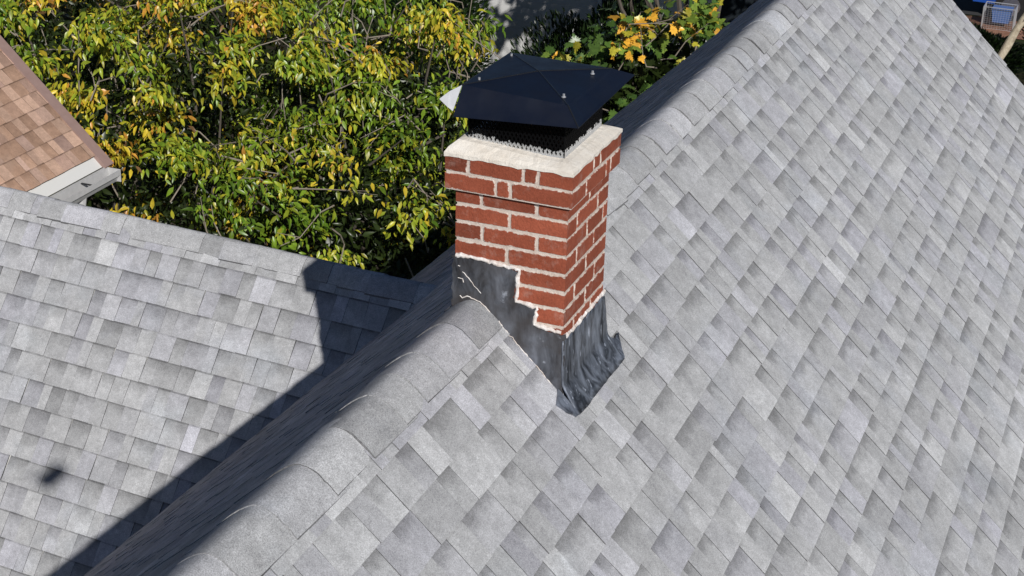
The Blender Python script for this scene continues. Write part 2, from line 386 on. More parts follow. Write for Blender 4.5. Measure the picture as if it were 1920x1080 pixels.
for (A, B) in (((SX0, SY0), (SX1, SY0)), ((SX1, SY0), (SX1, SY1)), ((SX1, SY1), (SX0, SY1)), ((SX0, SY1), (SX0, SY0))):
    A = Vector((*A, 0)); B = Vector((*B, 0)); L = (B - A).length; d = (B - A).normalized(); H = z1 - z0; sl = .55
    k = -int(H * sl / pitch) - 1
    while k * pitch < L:
        for sgn in (1, -1):
            u0 = k * pitch if sgn > 0 else k * pitch + H * sl; u1 = u0 + sgn * H * sl
            # clip to 0..L
            def clipu(u0, v0, u1, v1):
                t0, t1 = 0., 1.
                du = u1 - u0
                if abs(du) < 1e-9: return None
                for lim, s in ((0., 1), (L, -1)):
                    t = (lim - u0) / du
                    if (s * du) > 0: t0 = max(t0, t)
                    else: t1 = min(t1, t)
                if t1 - t0 < .02: return None
                return u0 + du * t0, v0 + (v1 - v0) * t0, u0 + du * t1, v0 + (v1 - v0) * t1
            c = clipu(u0, z0, u1, z1)
            if c: strand(A + d * c[0] + Vector((0, 0, c[1])), A + d * c[2] + Vector((0, 0, c[3])), 0)
        k += 1
    mb2.tube([A + Vector((0, 0, z0 + .003)), B + Vector((0, 0, z0 + .003))], .0035, 5)
    mb.tube([A + Vector((0, 0, z1)), B + Vector((0, 0, z1))], .003, 5)
    mb.tube([A + Vector((0, 0, z0)), A + Vector((0, 0, z1))], .003, 5)
scr = mb.build('spark_screen', M['mesh'], shaft, label='expanded metal mesh coloured black for the shade under the lid')
mb2.build('screen_sunlit_row', M['galv_sunlit'], shaft, label='bottom row of the mesh with sunlight put into its bright colour')
mb = MB(); mb.box((.04, .12, .52), (.225, .32, .60)); mb.build('flue_liner', M['soot'], shaft)
mb = MB(); mb.box((.058, .138, .6), (.207, .302, .606)); mb.build('flue_cover', M['black'], shaft)
# lid
mb = MB(); ox0, ox1, oy0, oy1, zo = -.108, .383, -.052, .505, .690
ix0, ix1, iy0, iy1, zi = -.052, .318, .012, .420, .752
th = .0022
def lid_layer(dz):
    return [Vector(p) + Vector((0, 0, dz)) for p in (
        (ox0 + .052, oy0 - .008, zo - .038), (ox1 - .002, oy0 - .004, zo - .012), (ox1, oy1, zo + .008), (ox0, oy1, zo + .008), (ox0, oy0 + .03, zo + .012),
        (ix0, iy0 - .006, .742), (.327, -.012, .732), (.325, .425, .735), (ix0, iy1, .742), (.132, .222, .755))]
T, Bm = lid_layer(0), lid_layer(-th)
ft = [(0, 1, 6, 5), (1, 2, 7, 6), (2, 3, 8, 7), (3, 4, 5, 8), (5, 6, 9), (6, 7, 9), (7, 8, 9), (8, 5, 9)]
mb.add(T + Bm, ft + [tuple(i + 10 for i in f[::-1]) for f in ft] + [(i, i + 10, i + 11, i + 1) for i in range(4)])
lid = mb.build('chimney_lid', M['sheet'], shaft, label='black sheet metal lid with diagonal creases')
# standing seams along the creases and the rim fold
M['steel'] = N('bright_steel').done((.62, .63, .65), .35, .6, .5)
for (sx, sy) in ((.292, .040), (.292, .318), (-.022, .075), (-.030, .378)):
    mb = MB(); cx = (sx - .132); cy = (sy - .222)
    tt = max(abs(cx) / .185, abs(cy) / .205); z = .755 - .019 * tt + .003
    mb.tube([(sx, sy, z - .002), (sx, sy, z + .001)], .0075, 10); mb.tube([(sx, sy, z + .001), (sx, sy, z + .010)], .0042, 6)
    mb.build('screw', M['steel'], shaft)
# folded corner tab at the left end; sun glint painted as a pale colour
m = N('sunlit_tab'); M['bare'] = m.done(m.mix(m.noise(40, 4), (.42, .43, .46), (.58, .59, .62)), .5, .0, .4)
mb = MB()
q = [Vector((ix0 - .002, iy0 - .008, .741)), Vector((ox0 + .048, oy0 - .003, zo - .022)), Vector((ox0 + .030, oy0 - .005, zo - .010)), Vector((ox0 - .004, oy0 + .004, zo + .010)), Vector((ox0 + .02, oy0 + .03, zo + .032))]
q2 = [v + Vector((-.0005, .003, -.002)) for v in q]
mb.add(q + q2, [(0, 4, 3, 2, 1), (5, 6, 7, 8, 9)] + [(i, (i + 1) % 5, (i + 1) % 5 + 5, i + 5) for i in range(5)])
mb.build('corner_tab', M['bare'], shaft, label='corner fold at the left end of the lid with a sun glint put into its pale colour')
# raised fold lines along the creases
for (p_, q_) in (((.132, .222, .755), (ix0, iy0 - .006, .742)), ((.132, .222, .755), (.327, -.012, .732)), ((.132, .222, .755), (.325, .425, .735)), ((.132, .222, .755), (ix0, iy1, .742)), ((.327, -.012, .732), (ox1 - .002, oy0 - .004, zo - .012))):
    mb = MB(); mb.tube([Vector(p_), Vector(q_)], .0022, 6); mb.build('fold_line', M['black'], lid)

# lead flashing
m = N('lead_flashing')
mp = m.n('ShaderNodeMapping'); mp.inputs['Scale'].default_value = (4.5, 4.5, 1.8); mp.inputs['Rotation'].default_value = (0.5, 0.15, 0); m.l(m.coord(), mp.inputs[0])
st = m.noise(3.2, 6, .65, mp.outputs[0], .6)
c = m.mix(m.ramp(st, .36, .70), (.028, .030, .036), (.19, .205, .24))
c = m.mix(m.ramp(m.noise(13, 6, .7), .62, .72), c, (.48, .52, .60))
c = m.mix(m.ramp(m.noise(5, 4, .6), .42, .65), c, (.055, .048, .046))
M['lead'] = m.done(c, m.ramp(m.noise(22, 5), .3, .7, .35, .62), .25, .5, m.math('ADD', m.noise(7, 2), m.math('MULTIPLY', m.noise(40, 4), .15)), .5, .02)
m = N('worn_lead'); mp = m.n('ShaderNodeMapping'); mp.inputs['Scale'].default_value = (6, 6, 1.6); mp.inputs['Rotation'].default_value = (0.7, 0.1, 0); m.l(m.coord(), mp.inputs[0])
st = m.noise(3.2, 5, .6, mp.outputs[0], .8)
c = m.mix(m.ramp(st, .38, .66), (.034, .038, .048), (.25, .28, .34)); c = m.mix(m.ramp(m.noise(9, 4, .6, mp.outputs[0]), .62, .74), c, (.60, .66, .78))
M['lead2'] = m.done(c, m.ramp(m.noise(14, 4), .3, .7, .3, .5), .3, .5, m.math('ADD', m.noise(8, 2), m.math('MULTIPLY', m.noise(38, 3), .10)), .14, .008)
def wob(poly, step=.012, j=.0022):
    out = []
    for i in range(len(poly)):
        a, b = Vector(poly[i]), Vector(poly[(i + 1) % len(poly)]); n_ = max(1, int((b - a).length / step))
        for k in range(n_):
            p = a.lerp(b, k / n_); out.append((p.x + random.gauss(0, j), p.y + random.gauss(0, j)))
    return out
def prism(mb, poly, P, h0, h1, col=(1, 1, 1, 1)):
    from mathutils.geometry import tessellate_polygon
    tri = tessellate_polygon([[Vector((x, y, 0)) for x, y in poly]]); n_ = len(poly)
    vs = [P(x, y, h0) for x, y in poly] + [P(x, y, h1) for x, y in poly]
    fs = [tuple(t) for t in tri] + [tuple(i + n_ for i in t) for t in tri] + [(i, (i + 1) % n_, (i + 1) % n_ + n_, i + n_) for i in range(n_)]
    mb.add(vs, fs, col)
front = wob([(-.076, .128), (.05, .124), (.167, .113), (.160, .05), (.157, -.004), (.236, -.013), (.229, -.081), (.290, -.090), (XR + .0105, -.094), (XR + .0105, -.42), (.20, -.26), (.05, -.10), (-.076, -.12)])
mb = MB(); prism(mb, front, lambda u, v, h: (u, -h, v), -.001, .0075)
fl = mb.build('front_flashing', M['lead'], shaft, label='stepped grey lead flashing on the front face')
# small overlapped front skirt lying on the shingles
def onR(x, y, h): return (x + math.sin(AR) * h, y, -math.tan(AR) * x + math.cos(AR) * h)
mb = MB(); prism(mb, wob([(.325, -.012), (.345, -.074), (.379, -.060), (.404, -.028), (.395, -.006)], .01, .001), lambda u, v, h: onR(u, v, h), .002, .015)
mb.build('front_skirt', M['lead2'], shaft)
# right flashing: bent sheet from the wall out onto the roof
prof = [(XR + .009, -.118), (XR + .010, -.20), (XR + .012, -.27), (XR + .018, -.305)]
mb = MB(); ny = 34; nx = 16; vs = []
for j in range(ny + 1):
    q = j / ny
    for i in range(nx + 1):
        t = i / nx
        ytop = -.0085 + q * .430; ybot = -.012 + q * .478
        y = ytop + (ybot - ytop) * t ** 1.5
        if t < .62:
            s = t / .62; z = -.118 + (-.285 + .118) * s; x = XR + .0085 + .006 * s * s
        else:
            s = (t - .62) / .38; xx = XR + .0145 + .066 * s ** 1.15
            zr = -math.tan(AR) * xx + .016; x = xx; z = (-.285) * (1 - s) ** 2 + zr * (1 - (1 - s) ** 2)
            z = max(z, zr)
        if i == 0: z += random.gauss(0, .004)
        wv_ = .0016 * math.sin(q * 6 + t * 2) + .0007 * math.sin(q * 19 + 4 * t + 1) + random.gauss(0, .0007)
        edge = min(1, q * 6); x += (wv_ + .0045) * edge * min(1, t * 4)
        vs.append((x, y, z))
n_ = nx + 1
base = len(vs); back = [(x - .006, y, z - .002) for (x, y, z) in vs]
fs = [(j * n_ + i, (j) * n_ + i + 1, (j + 1) * n_ + i + 1, (j + 1) * n_ + i) for j in range(ny) for i in range(nx)]
bf = [tuple(base + k for k in f[::-1]) for f in fs]
rim = [j * n_ for j in range(ny + 1)] + [ny * n_ + i for i in range(1, n_)] + [j * n_ + nx for j in range(ny - 1, -1, -1)] + [i for i in range(nx - 1, 0, -1)]
sf = [(rim[k], rim[(k + 1) % len(rim)], base + rim[(k + 1) % len(rim)], base + rim[k]) for k in range(len(rim))]
mb.add(vs + back, fs + bf + sf)
mb.build('side_flashing', M['lead2'], shaft, smooth=True, label='bent blue grey lead flashing on the right face')
mb = MB(); prism(mb, wob([(.352, .41), (.402, .40), (.408, .468), (.385, .492), (.352, .552), (.356, .50), (.335, .47)], .012, .0015), onR, .004, .018)
mb.build('torn_flashing_edge', M['lead2'], shaft)
# mortar bead sealing the flashing's upper edge
m = N('sealant'); M['seal'] = m.done(m.mix(m.ramp(m.noise(40, 5), .35, .65), (.60, .52, .47), (.86, .84, .82)), .7, 0, .3, m.noise(120, 4), .5, .004)
mb = MB()
def bead(pts, P, wdt=.0082):
    v = []
    for i in range(len(pts) - 1):
        a, b = Vector(pts[i]), Vector(pts[i + 1]); n_ = max(1, int((b - a).length / .009))
        for k in range(n_): v.append(a.lerp(b, k / n_))
    v.append(Vector(pts[-1]))
    v = [(p.x + random.gauss(0, .002), p.y + random.gauss(0, .002)) for p in v]
    mb.tube([P(x, y, .0042) for x, y in v], [wdt * (.85 + .25 * math.sin(i * .7) * math.sin(i * .23 + 1)) + random.gauss(0, wdt * .06) for i in range(len(v))], 8)
bead([(-.066, .134), (.05, .130), (.171, .119), (.166, .05), (.163, .002), (.241, -.007), (.235, -.074), (.290, -.083), (.333, -.086)], lambda u, v, h: (u, -h, v))
bead([(.0, -.100), (.012, -.108), (.10, -.112), (.25, -.108), (.424, -.105)], lambda u, v, h: (XR + h, u, v), .0085)
bead([(-.045, -.022), (-.01, -.016), (.03, -.026), (.06, -.048), (.085, -.078)], lambda u, v, h: (u, -h - .006, v), .0022)
bead([(.10, -.088), (.16, -.146), (.23, -.214), (.335, -.315)], lambda u, v, h: (u, -h - .006, v), .0020)
mb.build('mortar_bead', M['seal'], shaft)
mb = MB()
for pts in ([(-.040, .075), (-.02, .062), (.0, .040), (.015, .018), (.032, .008)], [(-.055, .098), (-.048, .090)], [(-.05, .05), (-.035, .046), (-.03, .036)]):
    bead(pts, lambda u, v, h: (u, -.0082, v), .0016)
mb.build('sealant_smear', M['seal'], shaft)
# ------------------------------------------------------------------ leaves and trees
def leaf_tpl(kind):
    if kind == 'oval':
        v = [(0, 0, 0), (.30, .18, .06), (.62, .145, .03), (1, 0, -.12), (.62, -.145, .03), (.30, -.18, .06), (.35, 0, 0), (.66, 0, -.03)]
        f = [(0, 6, 1), (1, 6, 7, 2), (2, 7, 3), (0, 5, 6), (5, 4, 7, 6), (4, 3, 7)]
    elif kind == 'maple':
        half = [(.04, .10), (-.06, .30), (.10, .26), (.16, .50), (.27, .40), (.40, .56), (.42, .36), (.55, .36), (.50, .16), (.66, .24), (.72, .13), (.84, .13)]
        v = [(0, 0, 0)] + [(x, y, .02 - .12 * y * y) for x, y in half] + [(1, 0, -.10)] + [(x, -y, .02 - .12 * y * y) for x, y in half[::-1]] + [(.4, 0, .03)]
        n_ = len(v) - 1; f = [(i, n_, (i + 1) % n_) for i in range(n_)]
    else:
        v = [(0, 0, 0), (.5, .13, .02), (1, 0, 0), (.5, -.13, .02)]; f = [(0, 3, 2, 1)]
    return np.array(v, float), f
def leaves(name, C, T, Nn, S, col, kind, mat, parent, label=None):
    v, f = leaf_tpl(kind); n = len(C)
    T = T / np.linalg.norm(T, axis=1, keepdims=True); B = np.cross(Nn, T); B /= np.linalg.norm(B, axis=1, keepdims=True) + 1e-9; Z = np.cross(T, B)
    fold = rng.uniform(.3, 2.6, n)[:, None, None]
    V = C[:, None, :] + S[:, None, None] * (v[None, :, 0:1] * T[:, None, :] + v[None, :, 1:2] * B[:, None, :] + v[None, :, 2:3] * fold * Z[:, None, :])
    V = V.reshape(-1, 3); nv = len(v)
    lt = np.array([len(q) for q in f]); li = np.concatenate([np.array(q) for q in f])
    me = bpy.data.meshes.new(name); me.vertices.add(len(V)); me.vertices.foreach_set('co', V.astype(np.float32).ravel())
    LI = (li[None, :] + (np.arange(n) * nv)[:, None]).ravel(); LT = np.tile(lt, n)
    me.loops.add(len(LI)); me.loops.foreach_set('vertex_index', LI.astype(np.int32))
    me.polygons.add(len(LT)); me.polygons.foreach_set('loop_start', np.concatenate([[0], np.cumsum(LT)[:-1]]).astype(np.int32)); me.polygons.foreach_set('loop_total', LT.astype(np.int32))
    at = me.color_attributes.new('tab', 'FLOAT_COLOR', 'POINT'); cc = np.ones((n, nv, 4), np.float32); cc[:, :, :3] = col[:, None, :]
    at.data.foreach_set('color', cc.ravel()); me.materials.append(mat); me.update(calc_edges=True); me.validate()
    o = bpy.data.objects.new(name, me); COL.objects.link(o); o.parent = parent; o.location = -parent.location
    if label: o['label'] = label
    return o
m = N('leaf'); r, g, b, a, colr = m.attr()
c = m.scale(colr, m.ramp(m.noise(25, 3), .3, .7, .85, 1.35))
m.done(c, .36, 0, .5)
tr = m.n('ShaderNodeBsdfTranslucent'); m.l(m.scale(c, 1.1), tr.inputs[0]); mx = m.n('ShaderNodeMixShader'); mx.inputs[0].default_value = .22
m.l(m.b.outputs[0], mx.inputs[1]); m.l(tr.outputs[0], mx.inputs[2]); m.l(mx.outputs[0], m.t.nodes['Material Output'].inputs[0]); M['leaf'] = m.m
m = N('bark'); M['bark'] = m.done(m.mix(m.noise(12, 5), (.10, .075, .055), (.26, .21, .17)), .9, 0, .2, m.noise(30, 5), .6, .02)
m = N('twig'); r_, g_0, b_0, a_0, _0 = m.attr(); M['twig'] = m.done(m.scale(m.mix(m.noise(12, 5), (.15, .12, .09), (.34, .30, .25)), r_), .8, 0, .3)
m = N('pale_bark'); M['pale'] = m.done(m.mix(m.ramp(m.noise(9, 5), .35, .7), (.62, .55, .42), (.30, .24, .17)), .85, 0, .2, m.noise(30, 5), .6, .02)
PAL_Y = np.array([(.085, .16, .014), (.15, .24, .020), (.26, .32, .026), (.38, .37, .030), (.55, .42, .035), (.52, .26, .04), (.18, .10, .04)])
W_Y = np.array([.18, .22, .20, .17, .13, .06, .04])
PAL_M = np.array([(.06, .12, .025), (.10, .18, .035), (.17, .25, .04), (.42, .38, .04), (.72, .38, .04), (.78, .42, .07)])
def noise3(p, s, seed):
    r_ = np.random.default_rng(seed); out = np.zeros(len(p))
    for _ in range(9):
        k = r_.normal(size=3) * s; out += np.sin(p @ k + r_.uniform(0, 6.28))
    return out / 3.0
def tree(name, label, cat, base, lobes, npads, pal, wts, kind, size, per=(11, 19), group=None, limbs=22, barkm='bark', thr=.42, droop=1.0, seed=1, spread=.095, trunk_r=.16, leaf_label=None, warm=0., ncl=13, gap=.80, padr=.295, inner=1600):
    t = empty(name, base, label, cat, group); base = Vector(base); rr = np.random.default_rng(seed)
    L = np.array(lobes); vol = (L[:, 3] * L[:, 4] * L[:, 5]) ** (2 / 3); vol /= vol.sum(); toward = np.array([.36, -.90, .25])
    pads = []; pdir = []; tries = 0
    while len(pads) < npads and tries < npads * 60:
        tries += 1; k = rr.choice(len(L), p=vol); d = rr.normal(size=3); d /= np.linalg.norm(d)
        if d[2] < -.45 or (d @ toward < -.35 and rr.random() < .75): continue
        p = L[k, :3] + d * L[k, 3:6] * rr.uniform(.66, 1.08)
        if p[2] < base.z + .9: continue
        if any(np.linalg.norm((p - L[q, :3]) / L[q, 3:6]) < .62 for q in range(len(L)) if q != k): continue
        if pads and np.min(np.linalg.norm(np.array(pads) - p, axis=1)) < gap: continue
        pads.append(p); pdir.append(d)
    pads = np.array(pads); pdir = np.array(pdir); npd = len(pads)
    pi = rr.integers(0, npd, npd * ncl); pr_ = rr.uniform(.7, 1.25, npd)[pi][:, None] * padr
    off = rr.normal(size=(len(pi), 3)); off /= np.linalg.norm(off, axis=1, keepdims=True); off *= rr.random((len(pi), 1)) ** .45
    P_ = pads[pi] + off * pr_ * np.array([1.15, 1.15, .72]) + np.array([0, 0, -.10]) * (off[:, :2] ** 2).sum(1, keepdims=True); Dn = pdir[pi] * .5 + off * .8; Dn /= np.linalg.norm(Dn, axis=1, keepdims=True)
    cnt = rr.integers(per[0], per[1], len(P_)); idx = np.repeat(np.arange(len(P_)), cnt); n = len(idx)
    tip = Dn[idx] * .55 + rr.normal(0, .55, (n, 3)) + np.array([0, 0, -droop])
    pos = P_[idx] + rr.normal(0, spread, (n, 3)) * np.array([1, 1, .7])
    nn = Dn[idx] * .8 + np.array([.25, -.35, .6]) + rr.normal(0, .42, (n, 3))
    sz = size * rr.uniform(.6, 1.25, n)
    cn = noise3(pads, 1.3, seed + 5)[pi] * 1.2 + noise3(P_, 4.5, seed + 9) * .7 + rr.normal(0, .6, npd)[pi] + warm
    cum = np.cumsum(wts) / np.sum(wts); x = .5 + .5 * np.tanh(cn[idx] * .42 + rr.normal(0, .42, n))
    ci = np.minimum(np.searchsorted(cum, x), len(pal) - 1); col = pal[ci] * rr.uniform(.6, 1.3, (n, 1))
    if inner:   # filler leaves inside the crown, its inner shade put into their dark colour
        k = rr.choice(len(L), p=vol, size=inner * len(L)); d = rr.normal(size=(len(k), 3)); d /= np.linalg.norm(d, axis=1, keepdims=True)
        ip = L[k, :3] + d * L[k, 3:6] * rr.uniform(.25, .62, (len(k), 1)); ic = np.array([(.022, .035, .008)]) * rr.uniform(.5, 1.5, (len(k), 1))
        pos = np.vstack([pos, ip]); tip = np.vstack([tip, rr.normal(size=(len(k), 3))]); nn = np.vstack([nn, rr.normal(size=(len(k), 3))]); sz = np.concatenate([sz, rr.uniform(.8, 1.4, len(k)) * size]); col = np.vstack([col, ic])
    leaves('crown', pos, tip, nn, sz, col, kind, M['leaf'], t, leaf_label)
    mb = MB(); lc = Vector(np.average(L[:, :3], axis=0, weights=vol)); fork = base.lerp(lc, .5); fork.z = min(fork.z, lc.z - .5)
    mid = base.lerp(fork, .5) + Vector((rr.normal(0, .08), rr.normal(0, .08), 0))
    mb.tube([base - Vector((0, 0, .1)), base + Vector((0, 0, .25)), mid, fork], [trunk_r * 1.5, trunk_r * 1.1, trunk_r, trunk_r * .8], 10)
    mb.build('trunk', M[barkm], t, smooth=True)
    mb = MB(); sel = rr.choice(npd, min(limbs, npd), replace=False)
    for s in sel:
        e_ = Vector(pads[s]); b_ = e_.lerp(fork, .5) + Vector(rr.normal(0, .35, 3)) + Vector((0, 0, -.1))
        mb.tube([fork, fork.lerp(b_, .6) + Vector(rr.normal(0, .05, 3)), b_, b_.lerp(e_, .5) + Vector(rr.normal(0, .05, 3)), e_], [trunk_r * .40, trunk_r * .26, trunk_r * .16, .014, .006], 6, (.35, 0, 0, 1))
    sel = rr.choice(len(P_), limbs * 6, replace=False)
    for s in sel:
        e_ = Vector(P_[s]) + Vector(Dn[s]) * .08; q = Vector(Dn[s]); side = q.orthogonal().normalized() * rr.normal() + q.cross(q.orthogonal()).normalized() * rr.normal()
        b_ = e_ - q * .25 - side * .35 + Vector((0, 0, -.12)); c_ = e_.lerp(b_, .5) + Vector(rr.normal(0, .06, 3)); b2_ = b_ + Vector(rr.normal(0, .10, 3)) - q * .15
        mb.tube([b2_, b_, c_, e_], [.010, .008, .006, .002], 5)
        mb.tube([c_, c_ + (e_ - c_).lerp(side * .3, .6)], [.006, .002], 4)
    mb.build('branches', M['twig'], t)
    return t
G1 = 'yellowing broadleaf trees behind the roofs'
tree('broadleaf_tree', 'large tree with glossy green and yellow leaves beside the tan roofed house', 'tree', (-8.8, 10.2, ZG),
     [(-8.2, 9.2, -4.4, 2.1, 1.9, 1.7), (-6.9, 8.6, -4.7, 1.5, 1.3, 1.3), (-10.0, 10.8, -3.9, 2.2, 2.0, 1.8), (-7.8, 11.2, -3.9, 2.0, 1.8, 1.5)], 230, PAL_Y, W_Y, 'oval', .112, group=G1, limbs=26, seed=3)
tree('broadleaf_tree', 'tree with drooping olive and yellow leaves behind the cross gable ridge left of the chimney', 'tree', (-5.9, 11.0, ZG),
     [(-5.8, 9.9, -4.6, 1.7, 1.6, 1.4), (-6.0, 11.8, -4.1, 1.5, 1.7, 1.5), (-4.9, 10.9, -4.7, 1.2, 1.6, 1.3)], 130, PAL_Y, W_Y, 'oval', .112, group=G1, limbs=22, seed=11, warm=.1)
tree('broadleaf_tree', 'rearmost green and yellow tree along the top edge left of the pale house', 'tree', (-9.2, 15.8, ZG),
     [(-10.4, 14.6, -4.6, 2.6, 2.0, 1.9), (-8.2, 15.2, -4.9, 1.9, 1.9, 1.7), (-12.8, 14.5, -4.2, 2.4, 2.0, 1.9)], 130, PAL_Y, W_Y, 'oval', .12, group=G1, limbs=30, seed=21)
tree('maple_tree', 'maple with lobed orange and green leaves beyond the chimney lid', 'tree', (-3.7, 15.2, ZG),
     [(-3.9, 15.0, -4.3, 1.5, 1.3, 1.3), (-2.9, 14.2, -4.6, 1.2, 1.1, 1.0), (-4.6, 17.6, -1.5, 1.6, 1.5, 1.3), (-2.6, 16.6, -1.8, 2.0, 1.6, 1.4)], 90, PAL_M, np.array([.28, .27, .15, .11, .11, .08]), 'maple', .155, per=(6, 11), limbs=26, seed=5, droop=.5, spread=.14, inner=600, gap=.74, ncl=8, padr=.29)  # two upper lobes stand out of view, added to shade the pale wall

# ------------------------------------------------------------------ neighbour with the tan roof
HC = Vector((-5.98, 6.18, -2.57)); AT = R(43)
bh = empty('tan_roofed_house', (-8.6, 3.0, ZG), 'neighbouring house with tan and brown shingle roof and white gutter', 'house')
mb = MB(); ln = 3.4; ap = HC + Vector((-math.cos(AT) * ln, 0, math.sin(AT) * ln)); ap.y = 0
slope(mb, ap, (0, 1, 0), (-math.cos(AT), 0, math.sin(AT)), (math.sin(AT), 0, math.cos(AT)), -1.5, HC.y - .09, .22, 22, expo=.146)
mb.build('roof_slope', M['brown_shingle'], bh, label='tan and brown shingled slope')
mb = MB(); slope(mb, ap, (0, -1, 0), (math.cos(AT), 0, math.sin(AT)), (-math.sin(AT), 0, math.cos(AT)), -HC.y, 1.5, .22, 22, expo=.146); mb.build('roof_slope', M['brown_shingle'], bh)
mb = MB(); ridge_cap(mb, (ap.x, -1.5, ap.z), (0, 1, 0), (1, 0, 0), math.tan(AT), math.tan(AT), 7.6, w=.12); mb.build('ridge_cap', M['brown_shingle'], bh)
m = N('brown_edge'); M['edge'] = m.done(m.mix(m.noise(14, 5), (.26, .17, .15), (.36, .25, .22)), .8)
mb = MB(); slab(mb, ap, (0, 1, 0), (-math.cos(AT), 0, math.sin(AT)), (math.sin(AT), 0, math.cos(AT)), HC.y - .11, HC.y, .05, 3.42, -.02, .014); mb.build('rake_edge', M['edge'], bh)
mb = MB()
slab(mb, ap - Vector((0, 0, .02)), (0, 1, 0), (-math.cos(AT), 0, math.sin(AT)), (math.sin(AT), 0, math.cos(AT)), -1.49, HC.y - .01, .02, 3.38, -.16, -.006)
slab(mb, ap - Vector((0, 0, .02)), (0, -1, 0), (math.cos(AT), 0, math.sin(AT)), (-math.sin(AT), 0, math.cos(AT)), -HC.y + .01, 1.49, .02, 3.38, -.16, -.006)
mb.build('roof_deck', M['wood'], bh)
m = N('white_gutter'); M['gutter'] = m.done(m.mix(m.noise(18, 4), (.62, .62, .62), (.40, .40, .40)), .35, 0, .5)
mb = MB(); gx = HC.x + .0; gz = HC.z - .03; gp = [(0, .02), (0, -.105), (.085, -.105), (.105, -.06), (.125, -.045), (.125, .0), (.115, .0), (.115, -.038), (.098, -.055), (.080, -.098), (.006, -.098), (.006, .02)]
ys = (-1.4, HC.y - .06); n_ = len(gp)
vs = [(gx + a_, y, gz + b_) for y in ys for a_, b_ in gp]
fs = [(i, (i + 1) % n_, (i + 1) % n_ + n_, i + n_) for i in range(n_)]
mb.add(vs, fs); mb.box((gx - .001, HC.y - .062, gz - .106), (gx + .126, HC.y - .056, gz + .005))
gut = mb.build('gutter', M['gutter'], bh)
y = HC.y - .45
while y > 1:
    mb = MB(); mb.box((gx + .004, y, gz - .012), (gx + .121, y + .018, gz - .004)); mb.build('gutter_hanger', M['black'], bh) if y > 3 else None; y -= .75
mb = MB(); hx0 = HC.x - .35; hx1 = 2 * ap.x - hx0
mb.box((hx1, -1.2, ZG), (hx0, HC.y - .3, HC.z - .1))
mb.add([(hx1, HC.y - .3, HC.z - .1), (hx0, HC.y - .3, HC.z - .1), (ap.x, HC.y - .3, ap.z - .25), (hx1, HC.y - .45, HC.z - .1), (hx0, HC.y - .45, HC.z - .1), (ap.x, HC.y - .45, ap.z - .25)], [(2, 1, 0), (3, 4, 5), (0, 3, 5, 2), (1, 2, 5, 4)])
mb.build('wall', M['siding'], bh)
mb = MB(); mb.tube([(gx + .05, HC.y - .5, gz - .10), (gx + .03, HC.y - .5, gz - .22), (hx0 + .05, HC.y - .5, gz - .5), (hx0 + .05, HC.y - .5, ZG + .1)], .038, 8); mb.build('downpipe', M['gutter'], bh)

# ------------------------------------------------------------------ far pale house
ph = empty('pale_sided_house', (-6.2, 23.5, ZG), 'pale grey sided house standing in shade beyond the trees at the top edge', 'house')
mb = MB(); mb.box((-9.1, 21.2, ZG), (-3.2, 28, -2.6)); mb.build('wall', M['siding'], ph)
mb = MB(); mb.add([(-9.4, 20.9, -2.65), (-2.9, 20.9, -2.65), (-2.9, 28.3, -2.65), (-9.4, 28.3, -2.65), (-9.4, 24.6, -.3), (-2.9, 24.6, -.3)], [(0, 1, 5, 4), (2, 3, 4, 5), (0, 4, 3), (1, 2, 5), (3, 2, 1, 0)], (1, .3, 0, .3)); mb.build('roof', M['shingle'], ph)
m = N('dark_glass'); M['glass'] = m.done((.02, .025, .03), .08, 0, .5)
for wx in (-6.3, -4.4):
    mb = MB(); mb.box((wx - .5, 21.14, -5.2), (wx + .5, 21.22, -3.8)); fr_ = mb.build('window', M['wood'], ph)
    mb = MB(); mb.box((wx - .42, 21.12, -5.12), (wx + .42, 21.138, -3.88)); mb.build('pane', M['glass'], fr_)

# ------------------------------------------------------------------ top right corner: car, wire cage, leaning trunk, evergreen
m = N('blue_paint'); M['blue'] = m.done((.012, .07, .34), .25, 0, .5)
M['rubber'] = N('rubber').done((.015, .015, .016), .8); M['chrome'] = N('wheel_metal').done((.5, .5, .52), .3, .9)
KX, KY = .35, 32.3
car = empty('parked_car', (KX, KY, ZG), 'bright blue car parked beyond the wire cage in the top right corner', 'car')
mb = MB(); side = [(-2.15, .35), (-2.2, .75), (-2.1, .95), (-1.2, 1.05), (-.55, 1.5), (.9, 1.52), (1.75, 1.05), (2.15, .95), (2.2, .45), (2.1, .3)]
n_ = len(side); vs = []
for (yy, k) in ((-.86, 1), (-.80, 1.0), (.80, 1.0), (.86, 1)):
    for (x, z) in side:
        inn = .14 if z > 1.1 else 0
        vs.append((KX + x, KY + yy * (1 - inn), ZG + z))
fs = [tuple(range(n_)), tuple(range(4 * n_ - 1, 3 * n_ - 1, -1))] + [(q * n_ + i, (q + 1) * n_ + i, (q + 1) * n_ + (i + 1) % n_, q * n_ + (i + 1) % n_) for q in range(3) for i in range(n_)]
mb.add(vs, fs); mb.build('body', M['blue'], car)
